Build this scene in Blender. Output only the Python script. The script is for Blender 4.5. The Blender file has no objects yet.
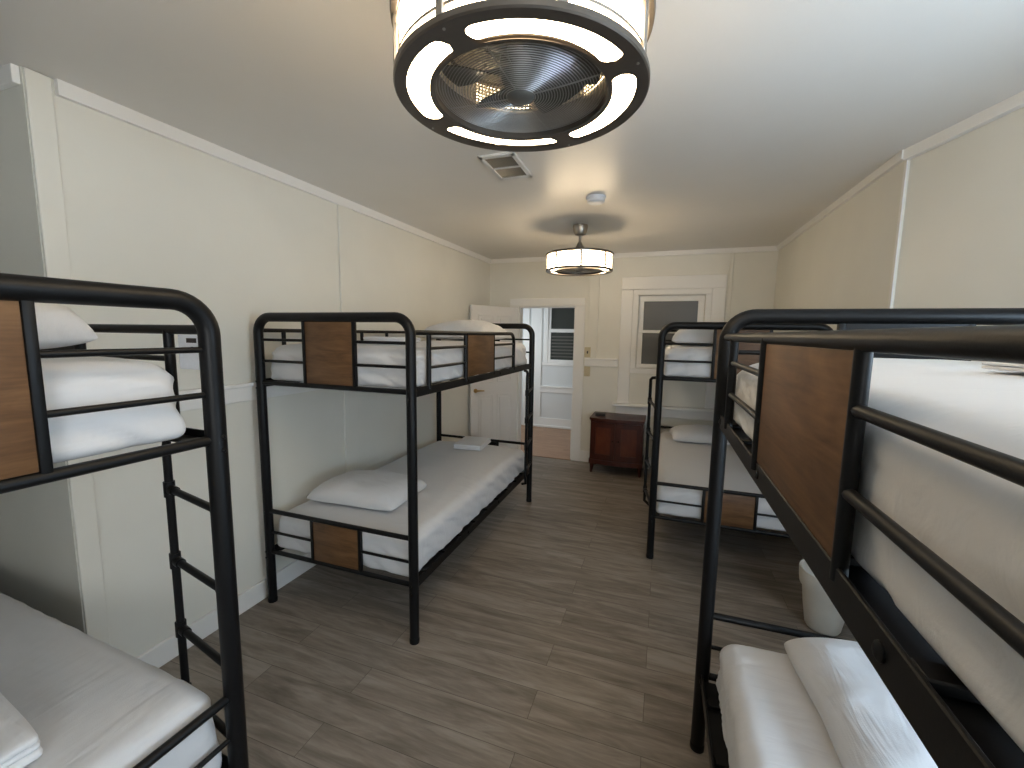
import bpy, bmesh, math, random
from mathutils import Vector, Matrix, noise
random.seed(7)
SC = bpy.context.scene
COL = SC.collection
R = math.radians
PI = math.pi

# ------------------------------------------------------------------ materials
def new_mat(name):
    m = bpy.data.materials.new(name); m.use_nodes = True
    nt = m.node_tree
    b = next(n for n in nt.nodes if n.type == 'BSDF_PRINCIPLED')
    return m, nt, b

def setp(b, color=None, rough=None, metal=None, spec=None, sheen=None):
    if color is not None: b.inputs['Base Color'].default_value = (*color, 1)
    if rough is not None: b.inputs['Roughness'].default_value = rough
    if metal is not None: b.inputs['Metallic'].default_value = metal
    if spec is not None: b.inputs['Specular IOR Level'].default_value = spec
    if sheen is not None: b.inputs['Sheen Weight'].default_value = sheen

def coords(nt, scale=(1, 1, 1), kind='Object'):
    tc = nt.nodes.new('ShaderNodeTexCoord'); mp = nt.nodes.new('ShaderNodeMapping')
    mp.inputs['Scale'].default_value = scale
    nt.links.new(tc.outputs[kind], mp.inputs['Vector'])
    return mp.outputs['Vector']

def noise_node(nt, vec, scale, detail=4, rough=.55, dist=0):
    n = nt.nodes.new('ShaderNodeTexNoise')
    n.inputs['Scale'].default_value = scale; n.inputs['Detail'].default_value = detail
    n.inputs['Roughness'].default_value = rough; n.inputs['Distortion'].default_value = dist
    nt.links.new(vec, n.inputs['Vector'])
    return n

def ramp(nt, fac, stops):
    r = nt.nodes.new('ShaderNodeValToRGB')
    while len(r.color_ramp.elements) < len(stops): r.color_ramp.elements.new(.5)
    for e, (p, c) in zip(r.color_ramp.elements, stops):
        e.position = p; e.color = (*c, 1)
    nt.links.new(fac, r.inputs['Fac'])
    return r.outputs['Color']

def bump(nt, b, height, strength=.3, dist=.01):
    n = nt.nodes.new('ShaderNodeBump')
    n.inputs['Strength'].default_value = strength; n.inputs['Distance'].default_value = dist
    nt.links.new(height, n.inputs['Height']); nt.links.new(n.outputs['Normal'], b.inputs['Normal'])

def paint(name, c, rough=.5, var=.03, bscale=60, bstr=.08):
    m, nt, b = new_mat(name); setp(b, c, rough)
    v = coords(nt)
    n = noise_node(nt, v, 1.7, 3)
    lo = tuple(x * (1 - var) for x in c); hi = tuple(min(1, x * (1 + var)) for x in c)
    nt.links.new(ramp(nt, n.outputs['Fac'], [(.3, lo), (.7, hi)]), b.inputs['Base Color'])
    n2 = noise_node(nt, v, bscale, 3)
    bump(nt, b, n2.outputs['Fac'], bstr, .004)
    return m

M = {}
M['wall'] = paint('wall_paint', (.80, .785, .715), .42)
M['ceiling'] = paint('ceiling_paint', (.77, .75, .715), .36, .02, 25, .05)
M['trim'] = paint('trim_paint', (.88, .87, .845), .35, .01, 40, .03)
M['door'] = paint('door_paint', (.83, .815, .80), .38, .01, 40, .03)
M['hallwall'] = paint('hall_paint', (.74, .76, .76), .5, .02)

def metal_black():
    m, nt, b = new_mat('black_powder_coat'); setp(b, (.004, .0042, .0048), .42, 0.0, .26)
    n = noise_node(nt, coords(nt), 260, 2)
    bump(nt, b, n.outputs['Fac'], .08, .001)
    return m
M['black'] = metal_black()

def wood(name, a, bcol, c, rough=.42, sc=(1.6, 1.6, 16)):
    m, nt, b = new_mat(name); setp(b, a, rough)
    v = coords(nt, sc)
    n = noise_node(nt, v, 2.2, 7, .6, .6)
    n2 = noise_node(nt, coords(nt, (sc[0] * 1.5, sc[1] * 1.5, sc[2] * 6)), 3.0, 3, .5)
    mix = nt.nodes.new('ShaderNodeMath'); mix.operation = 'MULTIPLY_ADD'
    mix.inputs[1].default_value = .3
    nt.links.new(n2.outputs['Fac'], mix.inputs[0]); nt.links.new(n.outputs['Fac'], mix.inputs[2])
    nt.links.new(ramp(nt, mix.outputs[0], [(.40, a), (.62, bcol), (.85, c)]), b.inputs['Base Color'])
    bump(nt, b, n2.outputs['Fac'], .1, .002)
    return m
M['panel'] = wood('rustic_brown_board', (.055, .024, .0085), (.122, .058, .021), (.19, .098, .040), .5, (1.8, 1.8, 8))
M['cherry'] = wood('cherry_wood', (.030, .006, .003), (.052, .010, .005), (.075, .016, .007), .32, (5, 5, 1.2))
M['cherry_light'] = wood('cherry_panel', (.065, .014, .005), (.10, .022, .008), (.14, .035, .013), .32, (5, 5, 1.2))

def sheet(name, c, wr=.35, sc=(1, 1, 1)):
    m, nt, b = new_mat(name); setp(b, c, .85, sheen=.15)
    v = coords(nt, sc)
    n = noise_node(nt, v, 6, 2, .4, .5)
    n2 = noise_node(nt, v, 420, 1)
    tc = nt.nodes.new('ShaderNodeTexCoord'); mp = nt.nodes.new('ShaderNodeMapping')
    mp.inputs['Rotation'].default_value = (.6, .7, .55); mp.inputs['Scale'].default_value = (2.2, 12, 9)
    nt.links.new(tc.outputs['Object'], mp.inputs['Vector'])
    n3 = noise_node(nt, mp.outputs['Vector'], 1.6, 3, .5, .8)
    a0 = nt.nodes.new('ShaderNodeMath'); a0.operation = 'MULTIPLY_ADD'; a0.inputs[1].default_value = .55
    nt.links.new(n3.outputs['Fac'], a0.inputs[0]); nt.links.new(n.outputs['Fac'], a0.inputs[2])
    a = nt.nodes.new('ShaderNodeMath'); a.operation = 'MULTIPLY_ADD'; a.inputs[1].default_value = .02
    nt.links.new(n2.outputs['Fac'], a.inputs[0]); nt.links.new(a0.outputs[0], a.inputs[2])
    bump(nt, b, a.outputs[0], wr, .03)
    return m
M['sheet'] = sheet('white_sheet', (.64, .645, .66), .22)
M['pillow'] = sheet('white_pillowcase', (.67, .675, .69), .45)
M['towel'] = sheet('white_towel', (.72, .73, .75), .25, (3, 3, 3))

def floor_mat(name, cols, plank=(1.22, .152), rough=.42, gap=.75):
    m, nt, b = new_mat(name); setp(b, cols[1], rough, spec=.4)
    v = coords(nt)
    br = nt.nodes.new('ShaderNodeTexBrick')
    br.offset = .37; br.offset_frequency = 2
    br.inputs['Scale'].default_value = 1; br.inputs['Brick Width'].default_value = plank[0]
    br.inputs['Row Height'].default_value = plank[1]; br.inputs['Mortar Size'].default_value = .0012
    br.inputs['Mortar Smooth'].default_value = .2; br.inputs['Bias'].default_value = 0
    br.inputs['Color1'].default_value = (0, 0, 0, 1); br.inputs['Color2'].default_value = (1, 1, 1, 1)
    br.inputs['Mortar'].default_value = (.5, .5, .5, 1)
    nt.links.new(v, br.inputs['Vector'])
    mp = nt.nodes.new('ShaderNodeVectorMath'); mp.operation = 'MULTIPLY_ADD'
    mp.inputs[1].default_value = (31, 17, 5)
    nt.links.new(br.outputs['Color'], mp.inputs[0])
    st = nt.nodes.new('ShaderNodeVectorMath'); st.operation = 'MULTIPLY'; st.inputs[1].default_value = (1.0, 7.5, 1)
    nt.links.new(v, st.inputs[0]); nt.links.new(st.outputs[0], mp.inputs[2])
    n = noise_node(nt, mp.outputs[0], 1.9, 8, .62, .9)
    n2 = noise_node(nt, mp.outputs[0], 9, 5, .6, .3)
    mx = nt.nodes.new('ShaderNodeMath'); mx.operation = 'MULTIPLY_ADD'; mx.inputs[1].default_value = .35
    nt.links.new(n2.outputs['Fac'], mx.inputs[0]); nt.links.new(n.outputs['Fac'], mx.inputs[2])
    pl = nt.nodes.new('ShaderNodeMath'); pl.operation = 'MULTIPLY_ADD'; pl.inputs[1].default_value = .12
    nt.links.new(br.outputs['Color'], pl.inputs[0]); nt.links.new(mx.outputs[0], pl.inputs[2])
    col = ramp(nt, pl.outputs[0], [(.45, cols[0]), (.68, cols[1]), (.92, cols[2])])
    mo = nt.nodes.new('ShaderNodeMix'); mo.data_type = 'RGBA'
    mo.inputs['B'].default_value = (*[x * gap for x in cols[0]], 1)
    nt.links.new(br.outputs['Fac'], mo.inputs['Factor']); nt.links.new(col, mo.inputs['A'])
    nt.links.new(mo.outputs['Result'], b.inputs['Base Color'])
    bump(nt, b, n2.outputs['Fac'], .12, .002)
    return m
M['floor'] = floor_mat('grey_oak_planks', [(.108, .086, .067), (.200, .167, .136), (.315, .272, .23)])
M['hallfloor'] = floor_mat('tan_oak_planks', [(.26, .135, .065), (.35, .19, .10), (.44, .26, .145)], (.9, .08), .3)

def plain(name, c, rough=.5, metal=0, bs=80, bstr=.05):
    m, nt, b = new_mat(name); setp(b, c, rough, metal)
    n = noise_node(nt, coords(nt), bs, 2)
    lo = tuple(x * .94 for x in c)
    nt.links.new(ramp(nt, n.outputs['Fac'], [(.3, lo), (.7, c)]), b.inputs['Base Color'])
    bump(nt, b, n.outputs['Fac'], bstr, .001)
    return m
M['nickel'] = plain('brushed_nickel', (.40, .365, .32), .32, .9)
M['darknickel'] = plain('dark_nickel', (.16, .14, .12), .35, .8)
M['grille'] = plain('dark_steel_wire', (.42, .42, .41), .3, .8)
M['blade'] = plain('fan_blade_grey', (.12, .118, .105), .35, .2)
M['mesh'] = plain('housing_grey', (.30, .28, .25), .5, .3)
M['cream'] = plain('cream_mesh', (.72, .66, .55), .5)
M['brass'] = plain('brass', (.55, .38, .16), .3, .9)
M['ivory'] = plain('ivory_plastic', (.62, .54, .36), .4)
M['white_plastic'] = plain('white_plastic', (.78, .80, .84), .45)
M['bin'] = plain('bin_liner', (.74, .71, .64), .45, 0, 14, .3)
M['vent_dark'] = plain('vent_dark', (.03, .03, .03), .6)
M['vent_white'] = plain('vent_white', (.74, .74, .73), .45)
M['dark_plastic'] = plain('dark_plastic', (.015, .012, .012), .35)
M['shade'] = plain('grey_window_shade', (.115, .115, .112), .35, 0, 300, .05)
M['night'] = plain('dark_glass', (.035, .04, .035), .12)
M['knob_dark'] = plain('dark_pull', (.03, .012, .008), .35, .5)

def emit(name, c, s):
    m = bpy.data.materials.new(name); m.use_nodes = True; nt = m.node_tree
    nt.nodes.clear()
    o = nt.nodes.new('ShaderNodeOutputMaterial'); e = nt.nodes.new('ShaderNodeEmission')
    e.inputs['Color'].default_value = (*c, 1); e.inputs['Strength'].default_value = s
    nt.links.new(e.outputs[0], o.inputs['Surface'])
    return m
LAMP = 11.0
M['lamp'] = emit('lit_acrylic', (1, .77, .49), LAMP)
M['daylight'] = emit('bright_window', (.93, .97, 1.0), 5.0)
M['sky'] = emit('bright_blue_window', (.62, .81, 1.0), 8.0)
M['halllight'] = emit('added_hall_daylight', (.86, .94, 1.0), 2.4)  # glow of the unseen window added for the hall

# ------------------------------------------------------------------ mesh helpers
def obj(name, bm, m, parent=None, smooth=True, angle=40):
    bmesh.ops.recalc_face_normals(bm, faces=bm.faces)
    me = bpy.data.meshes.new(name); bm.to_mesh(me); bm.free()
    me.materials.append(M[m] if isinstance(m, str) else m)
    if smooth:
        me.shade_smooth()
        me.set_sharp_from_angle(angle=R(angle))
    o = bpy.data.objects.new(name, me); COL.objects.link(o)
    if parent: o.parent = parent
    return o

def tag(o, label, cat, group=None):
    o['label'] = label; o['category'] = cat
    if group: o['group'] = group
    return o

def empty(name, loc, rz, label, cat, group=None):
    o = bpy.data.objects.new(name, None); COL.objects.link(o)
    o.empty_display_size = .1
    o.location = loc; o.rotation_euler = (0, 0, rz)
    return tag(o, label, cat, group)

def struct(name, bm, m, parent=None, smooth=False):
    o = obj(name, bm, m, parent, smooth)
    if not parent: o['kind'] = 'structure'
    return o

def box(bm, x0, x1, y0, y1, z0, z1, bev=0, seg=2):
    r = bmesh.ops.create_cube(bm, size=1)
    vs = r['verts']
    for v in vs:
        v.co = Vector(((x0 + x1) / 2 + v.co.x * (x1 - x0), (y0 + y1) / 2 + v.co.y * (y1 - y0), (z0 + z1) / 2 + v.co.z * (z1 - z0)))
    if bev:
        es = {e for v in vs for e in v.link_edges}
        bmesh.ops.bevel(bm, geom=list(es), offset=bev, segments=seg, affect='EDGES', profile=.5)

def tube(bm, pts, r, n=16, cap=True):
    pts = [Vector(p) for p in pts]
    rs = r if isinstance(r, (list, tuple)) else [r] * len(pts)
    rings = []
    prev = None
    for i, p in enumerate(pts):
        if i == 0: t = pts[1] - p
        elif i == len(pts) - 1: t = p - pts[i - 1]
        else: t = (pts[i + 1] - p).normalized() + (p - pts[i - 1]).normalized()
        t.normalize()
        if prev is None:
            a = Vector((0, 0, 1)) if abs(t.z) < .9 else Vector((1, 0, 0))
            u = t.cross(a).normalized()
        else:
            u = (prev - t * prev.dot(t)).normalized()
        prev = u
        w = t.cross(u)
        rings.append([bm.verts.new(p + (u * math.cos(2 * PI * k / n) + w * math.sin(2 * PI * k / n)) * rs[i]) for k in range(n)])
    for a, b in zip(rings, rings[1:]):
        for k in range(n):
            bm.faces.new((a[k], a[(k + 1) % n], b[(k + 1) % n], b[k]))
    if cap:
        bm.faces.new(list(reversed(rings[0]))); bm.faces.new(rings[-1])

def lathe(bm, prof, c=(0, 0, 0), n=48, close=False):
    rings = []
    for r, z in prof:
        if r < 1e-6: rings.append([bm.verts.new((c[0], c[1], c[2] + z))])
        else: rings.append([bm.verts.new((c[0] + r * math.cos(2 * PI * k / n), c[1] + r * math.sin(2 * PI * k / n), c[2] + z)) for k in range(n)])
    prs = list(zip(rings, rings[1:]))
    if close: prs.append((rings[-1], rings[0]))
    for a, b in prs:
        for k in range(n):
            k2 = (k + 1) % n
            if len(a) == 1 and len(b) == 1: continue
            if len(a) == 1: bm.faces.new((a[0], b[k2], b[k]))
            elif len(b) == 1: bm.faces.new((a[k], a[k2], b[0]))
            else: bm.faces.new((a[k], a[k2], b[k2], b[k]))

def arc(c, r, a0, a1, n, ax, ay):
    c = Vector(c); ax = Vector(ax); ay = Vector(ay)
    return [c + ax * (r * math.cos(a0 + (a1 - a0) * i / n)) + ay * (r * math.sin(a0 + (a1 - a0) * i / n)) for i in range(n + 1)]

def prism(bm, poly, z0, z1):
    a = [bm.verts.new((x, y, z0)) for x, y in poly]; b = [bm.verts.new((x, y, z1)) for x, y in poly]
    n = len(poly)
    for k in range(n): bm.faces.new((a[k], a[(k + 1) % n], b[(k + 1) % n], b[k]))
    bm.faces.new(list(reversed(a))); bm.faces.new(b)

# ------------------------------------------------------------------ room shell
XL, XR, YB, YC, YJ = -2.165, 1.065, 5.2, .93, 2.70
HC = lambda y: 2.475 + .009 * y
ZTOP = 2.62
def wallbox(name, x0, x1, y0, y1, z0=0, z1=ZTOP, m='wall'):
    bm = bmesh.new(); box(bm, x0, x1, y0, y1, z0, z1); return struct(name, bm, m)

bm = bmesh.new(); box(bm, -3.6, 1.9, -1.5, 5.27, -.1, 0); struct('floor', bm, 'floor')
bm = bmesh.new()   # ceiling, very slightly out of level
v = [bm.verts.new(p) for p in ((-3.6, -1.5, HC(-1.5)), (1.9, -1.5, HC(-1.5)), (1.9, 5.3, HC(5.3)), (-3.6, 5.3, HC(5.3)))]
w = [bm.verts.new(p.co + Vector((0, 0, .15))) for p in v]
bm.faces.new(v); bm.faces.new(w)
for k in range(4): bm.faces.new((v[k], v[(k + 1) % 4], w[(k + 1) % 4], w[k]))
struct('ceiling', bm, 'ceiling')

wallbox('wall_left', XL - .12, XL, YC, YB + .1)
wallbox('wall_alcove', -3.5, XL - .12, YC, YC + .12)
wallbox('wall_alcove_end', -3.6, -3.5, -1.4, YC + .12)
wallbox('wall_right', XR, XR + .12, YJ, YB + .1)
# near right wall runs out at an angle, then straight
bm = bmesh.new(); prism(bm, [(XR + .006, YJ + .03), (1.455, 1.42), (1.575, 1.42), (XR + .14, YJ + .05)], 0, ZTOP)
struct('wall_right_angled', bm, 'wall')
def wall_with_hole(name, axis, p0, p1, a0, a1, h0, h1, z0, z1, m='wall'):
    # slab between p0..p1 across, from a0..a1 along, with an opening h0..h1 x z0..z1
    bm = bmesh.new()
    def b(u0, u1, zz0, zz1):
        if u1 - u0 < 1e-4 or zz1 - zz0 < 1e-4: return
        if axis == 'Y': box(bm, u0, u1, p0, p1, zz0, zz1)
        else: box(bm, p0, p1, u0, u1, zz0, zz1)
    b(a0, h0, 0, ZTOP); b(h1, a1, 0, ZTOP); b(h0, h1, 0, z0); b(h0, h1, z1, ZTOP)
    return struct(name, bm, m)
wall_with_hole('wall_right_near', 'X', 1.455, 1.575, -1.4, 1.42, .02, 1.32, .95, 1.95)
wall_with_hole('wall_front', 'Y', -1.5, -1.4, -3.6, 1.575, .15, 1.3, .9, 2.15)
# back wall: doorway and window
D0, D1, DZ = -1.765, -1.035, 1.925
W0, W1, WZ0, WZ1 = -.30, .40, 1.20, 2.04
bm = bmesh.new()
for x0, x1, z0, z1 in ((XL - .12, D0, 0, ZTOP), (D0, D1, DZ, ZTOP), (D1, W0, 0, ZTOP), (W0, W1, 0, WZ0), (W0, W1, WZ1, ZTOP), (W1, XR + .12, 0, ZTOP)):
    box(bm, x0, x1, YB, YB + .1, z0, z1)
struct('wall_back', bm, 'wall')

# windows behind the camera that let the daylight in
def sky_window(name, axis, p, a0, a1, z0, z1, s):
    bm = bmesh.new(); fw = .06
    am = (a0 + a1) / 2; zm = (z0 + z1) / 2
    for u0, u1, q0, q1 in ((a0, a1, z0, z0 + fw), (a0, a1, z1 - fw, z1), (a0, a0 + fw, z0 + fw, z1 - fw), (a1 - fw, a1, z0 + fw, z1 - fw), (a0 + fw, a1 - fw, zm - .02, zm + .02)):
        if axis == 'X': box(bm, p - .03, p + .03, u0, u1, q0, q1)
        else: box(bm, u0, u1, p - .03, p + .03, q0, q1)
    o = struct(name, bm, 'trim')
    bm = bmesh.new()
    if axis == 'X': box(bm, p - .004, p + .004, a0, a1, z0, z1)
    else: box(bm, a0, a1, p - .004, p + .004, z0, z1)
    obj('pane', bm, 'daylight', o, False)
    return o
sky_window('window_2', 'X', 1.50, .02, 1.32, .95, 1.95, 1).children[0].data.materials[0] = M['sky']
sky_window('window_3', 'Y', -1.44, .15, 1.3, .9, 2.15, -1)

# trims
ntrim = [0]
def trim(bm, m='trim'):
    ntrim[0] += 1
    return struct('trim_%d' % ntrim[0], bm, m)
def tbox(*a, m='trim', bev=.004):
    bm = bmesh.new(); box(bm, *a, bev=bev); return trim(bm, m)
# sloping ceiling moulding along Y
def crown_y(x0, x1, y0, y1, h=.055):
    bm = bmesh.new()
    vs = [bm.verts.new((x, y, HC(y) - dz)) for y in (y0, y1) for x, dz in ((x0, -.003), (x1, -.003), (x1, h), (x0, h))]
    for k in range(4): bm.faces.new((vs[k], vs[(k + 1) % 4], vs[4 + (k + 1) % 4], vs[4 + k]))
    bm.faces.new(vs[:4]); bm.faces.new(vs[4:])
    return trim(bm)
crown_y(XL, XL + .022, YC + .085, YB)
crown_y(XR - .022, XR, YJ, YB, .045)
zb = HC(YB)
tbox(XL, XR, YB - .022, YB, zb - .05, zb + .005)
tbox(-3.5, XL - .01, YC - .022, YC, HC(YC) - .06, HC(YC) + .005)
# angled crown on near right wall
bm = bmesh.new()
prism(bm, [(XR + .006, YJ + .02), (1.455, 1.42), (1.425, 1.415), (XR - .016, YJ)], HC(2) - .045, HC(2) + .025)
trim(bm)
# whiter strip at the jog: daylight on the wall's end face, painted in
tbox(XR - .001, XR + .005, YJ - .006, YJ + .02, 0.12, HC(YJ) - .04, bev=.002)
# battens
tbox(XL, XL + .012, YC + .002, YC + .075, .11, HC(YC) - .002, m='wall')
tbox(XL, XL + .014, 2.455, 2.60, .11, HC(2.5) - .05, m='wall')
tbox(-.875, -.76, YB - .014, YB, 1.3, zb - .05, m='wall')
tbox(.62, .655, YB - .012, YB, .1, zb - .05, m='wall')
# chair rails
def rail_profile_y(x, y0, y1, z0, z1):
    bm = bmesh.new(); box(bm, x, x + .016, y0, y1, z0, z1, .004); box(bm, x, x + .03, y0, y1, z1 - .022, z1, .006); return trim(bm)
rail_profile_y(XL, YC + .08, 4.3, 1.19, 1.29)
bm = bmesh.new(); box(bm, -.905, -.51, YB - .018, YB, 1.205, 1.30, .004); box(bm, -.905, -.51, YB - .03, YB, 1.28, 1.302, .005); trim(bm)
# baseboards
bm = bmesh.new(); box(bm, XL, XL + .018, YC + .005, 5.19, 0, .112, .005); struct('baseboard_left', bm, 'trim')
bm = bmesh.new(); box(bm, -.92, XR, YB - .018, YB, 0, .14, .005); struct('baseboard_back', bm, 'trim')
bm = bmesh.new(); box(bm, XR - .018, XR, YJ, YB - .02, 0, .13, .005); struct('baseboard_right', bm, 'trim')
bm = bmesh.new(); prism(bm, [(XR + .02, YJ + .02), (1.455, 1.42), (1.435, 1.415), (XR, YJ)], 0, .13); struct('baseboard_right_angled', bm, 'trim')

# doorway casing
bm = bmesh.new()
box(bm, D0 - .115, D0, YB - .022, YB, 0, DZ, .005); box(bm, D1, D1 + .115, YB - .022, YB, 0, DZ, .005)
box(bm, D0 - .115, D1 + .115, YB - .024, YB, DZ, DZ + .095, .005)
box(bm, D0, D0 + .015, YB, YB + .12, 0, DZ); box(bm, D1 - .015, D1, YB, YB + .12, 0, DZ); box(bm, D0, D1, YB, YB + .12, DZ - .015, DZ)
trim(bm)
tbox(D0, D1, YB - .02, YB + .09, 0, .006, m='hallfloor')
# door leaf, swung into the room
dang = R(119)
door = bpy.data.objects.new('door_1', None); COL.objects.link(door); door['kind'] = 'structure'
door.location = (D0 - .01, YB - .04, 0)
door.rotation_euler = (0, 0, -dang)      # leaf runs along local +X when closed
LW, LH, LT = .725, 1.905, .036
bm = bmesh.new(); box(bm, 0, LW, -LT / 2, LT / 2, .012, LH, .003)
leaf = obj('door_leaf', bm, 'door', door, False)
cols_ = ((.105, .335), (.395, .625)); rows_ = ((.18, .835), (.985, 1.50), (1.60, 1.80))
for sy in (-1, 1):
    for x0, x1 in cols_:
        for z0, z1 in rows_:
            bm = bmesh.new(); y = sy * LT / 2
            for a in ((x0, x1, z1 - .016, z1), (x0, x1, z0, z0 + .016), (x0, x0 + .016, z0 + .016, z1 - .016), (x1 - .016, x1, z0 + .016, z1 - .016)):
                box(bm, a[0], a[1], min(y, y + sy * .007), max(y, y + sy * .007), a[2], a[3], .003, 1)
            box(bm, x0 + .04, x1 - .04, min(y, y + sy * .006), max(y, y + sy * .006), z0 + .04, z1 - .04, .005, 1)
            obj('door_panel', bm, 'door', door, False)
bm = bmesh.new()
for sy in (1,):
    tube(bm, [(LW - .06, sy * .017, .90), (LW - .06, sy * .024, .90)], .026, 20)
    tube(bm, [(LW - .06, sy * .024, .90), (LW - .06, sy * .055, .90)], .009, 12)
    tube(bm, [(LW - .06, sy * .052, .90), (LW - .10, sy * .054, .90), (LW - .165, sy * .050, .895)], [.011, .010, .007], 12)
h = obj('door_handle', bm, 'brass', door)

# back window: casing, frame, sashes, shade
win = bpy.data.objects.new('window_1', None); COL.objects.link(win); win['kind'] = 'structure'; win.location = (0, YB, 0)
bm = bmesh.new()
cx0, cx1, cz0, cz1 = -.50, .60, .775, 2.25
for a in ((cx0, cx0 + .135, cz0, cz1 - .145), (cx1 - .135, cx1, cz0, cz1 - .145), (cx0, cx1, cz1 - .145, cz1)):
    box(bm, a[0], a[1], -.024, 0, a[2], a[3], .006)
obj('window_casing', bm, 'trim', win, False)
bm = bmesh.new()
for a in ((cx0 + .135, cx0 + .195, 1.20, cz1 - .205), (cx1 - .195, cx1 - .135, 1.20, cz1 - .205), (cx0 + .135, cx1 - .135, cz1 - .205, cz1 - .145), (cx0 + .135, cx1 - .135, 1.14, 1.20)):
    box(bm, a[0], a[1], -.014, .06, a[2], a[3], .004)
obj('window_frame', bm, 'trim', win, False)
bm = bmesh.new(); box(bm, cx0 - .05, cx1 + .05, -.085, 0, .745, .775, .006); box(bm, cx0 - .01, cx1 + .01, -.02, 0, .64, .745, .005)
obj('window_sill', bm, 'trim', win, False)
bm = bmesh.new(); box(bm, cx0 + .135, cx1 - .135, -.008, 0, .78, 1.14, .003); obj('apron_panel', bm, 'wall', win, False)
bm = bmesh.new()   # sashes: upper sash set back
g0, g1 = -.245, .335
for z0, z1, y in ((1.61, 2.04, .05), (1.20, 1.645, .02)):
    tp, bt = (.065 if z0 > 1.5 else .035), (.05 if z0 < 1.5 else .03)
    for a in ((W0, g0, z0 + bt, z1 - tp), (g1, W1, z0 + bt, z1 - tp), (W0, W1, z1 - tp, z1), (W0, W1, z0, z0 + bt)):
        box(bm, a[0], a[1], y, y + .028, a[2], a[3], .003, 1)
obj('window_sash', bm, 'trim', win, False)
bm = bmesh.new(); box(bm, W0 + .01, W1 - .01, .06, .066, 1.62, 2.02); box(bm, W0 + .01, W1 - .01, .032, .037, 1.22, 1.63)
obj('window_pane', bm, 'shade', win, False)

# ------------------------------------------------------------------ hall beyond the doorway
bm = bmesh.new(); box(bm, -2.75, .2, 5.27, 7.1, -.1, 0); struct('floor_hall', bm, 'hallfloor')
YH = 6.95
wallbox('wall_hall_back', -2.75, .2, YH, YH + .1, m='hallwall')
wall_with_hole('wall_hall_left', 'X', -2.85, -2.75, 5.3, 7.05, 5.55, 6.6, .9, 2.1, 'hallwall')
wallbox('wall_hall_right', .1, .2, 5.3, YH, m='hallwall')
bm = bmesh.new(); box(bm, -2.85, .2, 5.2, 7.05, 2.62, 2.72); struct('ceiling_hall', bm, 'ceiling')
hw = sky_window('added_hall_window', 'X', -2.80, 5.55, 6.6, .9, 2.1, 1)  # unseen glowing window, added to light the hall from the left
hw.children[0].data.materials[0] = M['halllight']
hwin = bpy.data.objects.new('window_4', None); COL.objects.link(hwin); hwin['kind'] = 'structure'; hwin.location = (0, YH, 0)
bm = bmesh.new()
for a in ((-1.90, -1.83, 1.11, 2.09), (-.86, -.79, 1.11, 2.09), (-1.90, -.79, 2.09, 2.16), (-1.93, -.76, 1.06, 1.11)):
    box(bm, a[0], a[1], -.03, 0, a[2], a[3], .005)
obj('window_frame', bm, 'trim', hwin, False)
bm = bmesh.new()
for z0, z1, y in ((1.62, 2.09, -.012), (1.11, 1.66, -.022)):
    for a in ((-1.83, -1.785, z0 + .05, z1 - .05), (-.905, -.86, z0 + .05, z1 - .05), (-1.83, -.86, z1 - .05, z1), (-1.83, -.86, z0, z0 + .05)):
        box(bm, a[0], a[1], y, y + .02, a[2], a[3], .003, 1)
obj('window_sash', bm, 'trim', hwin, False)
bm = bmesh.new(); box(bm, -1.8, -.89, -.006, -.001, 1.15, 2.05); obj('window_pane', bm, 'night', hwin, False)
bm = bmesh.new()
for k in range(7): box(bm, -1.78, -.91, -.010, -.007, 1.20 + .055 * k, 1.222 + .055 * k)
obj('blind_slat', bm, 'blade', hwin, False)
bm = bmesh.new(); box(bm, -1.95, .1, YH - .02, YH, .60, .70, .005); box(bm, -1.95, .1, YH - .045, YH, .685, .71, .005); trim(bm)
bm = bmesh.new(); box(bm, -2.1, .1, YH - .02, YH, 0, .16, .005); box(bm, -2.1, .1, YH - .05, YH - .018, 0, .035, .006); struct('baseboard_hall', bm, 'trim')
tbox(-2.12, -1.94, YH - .02, YH, 0.16, 2.60)
tbox(-2.26, -2.16, YH - .02, YH, 0.0, 2.60)

# ------------------------------------------------------------------ bunk beds
W_, L_ = .961, 1.985
H_, ZG, ZS1, ZS2, ZD, Z1, Z2, Z3 = 1.65, 1.579, 1.500, 1.402, 1.294, .555, .429, .310
RP = .0245
BV = dict(b1=.165, p0=.60, p1=1.05, end=1.48)
S1, S2 = .333 * W_, .662 * W_

def bolt(bm, p, d, r=.008):
    p = Vector(p); d = Vector(d)
    tube(bm, [p, p + d * .003, p + d * .006], [r, r, r * .55], 12)

def collar(bm, p, d, r, ln=.03):
    p = Vector(p); d = Vector(d).normalized()
    tube(bm, [p - d * ln / 2, p - d * ln / 2, p + d * ln / 2, p + d * ln / 2], [RP * .9, r, r, RP * .9], 20)

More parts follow.
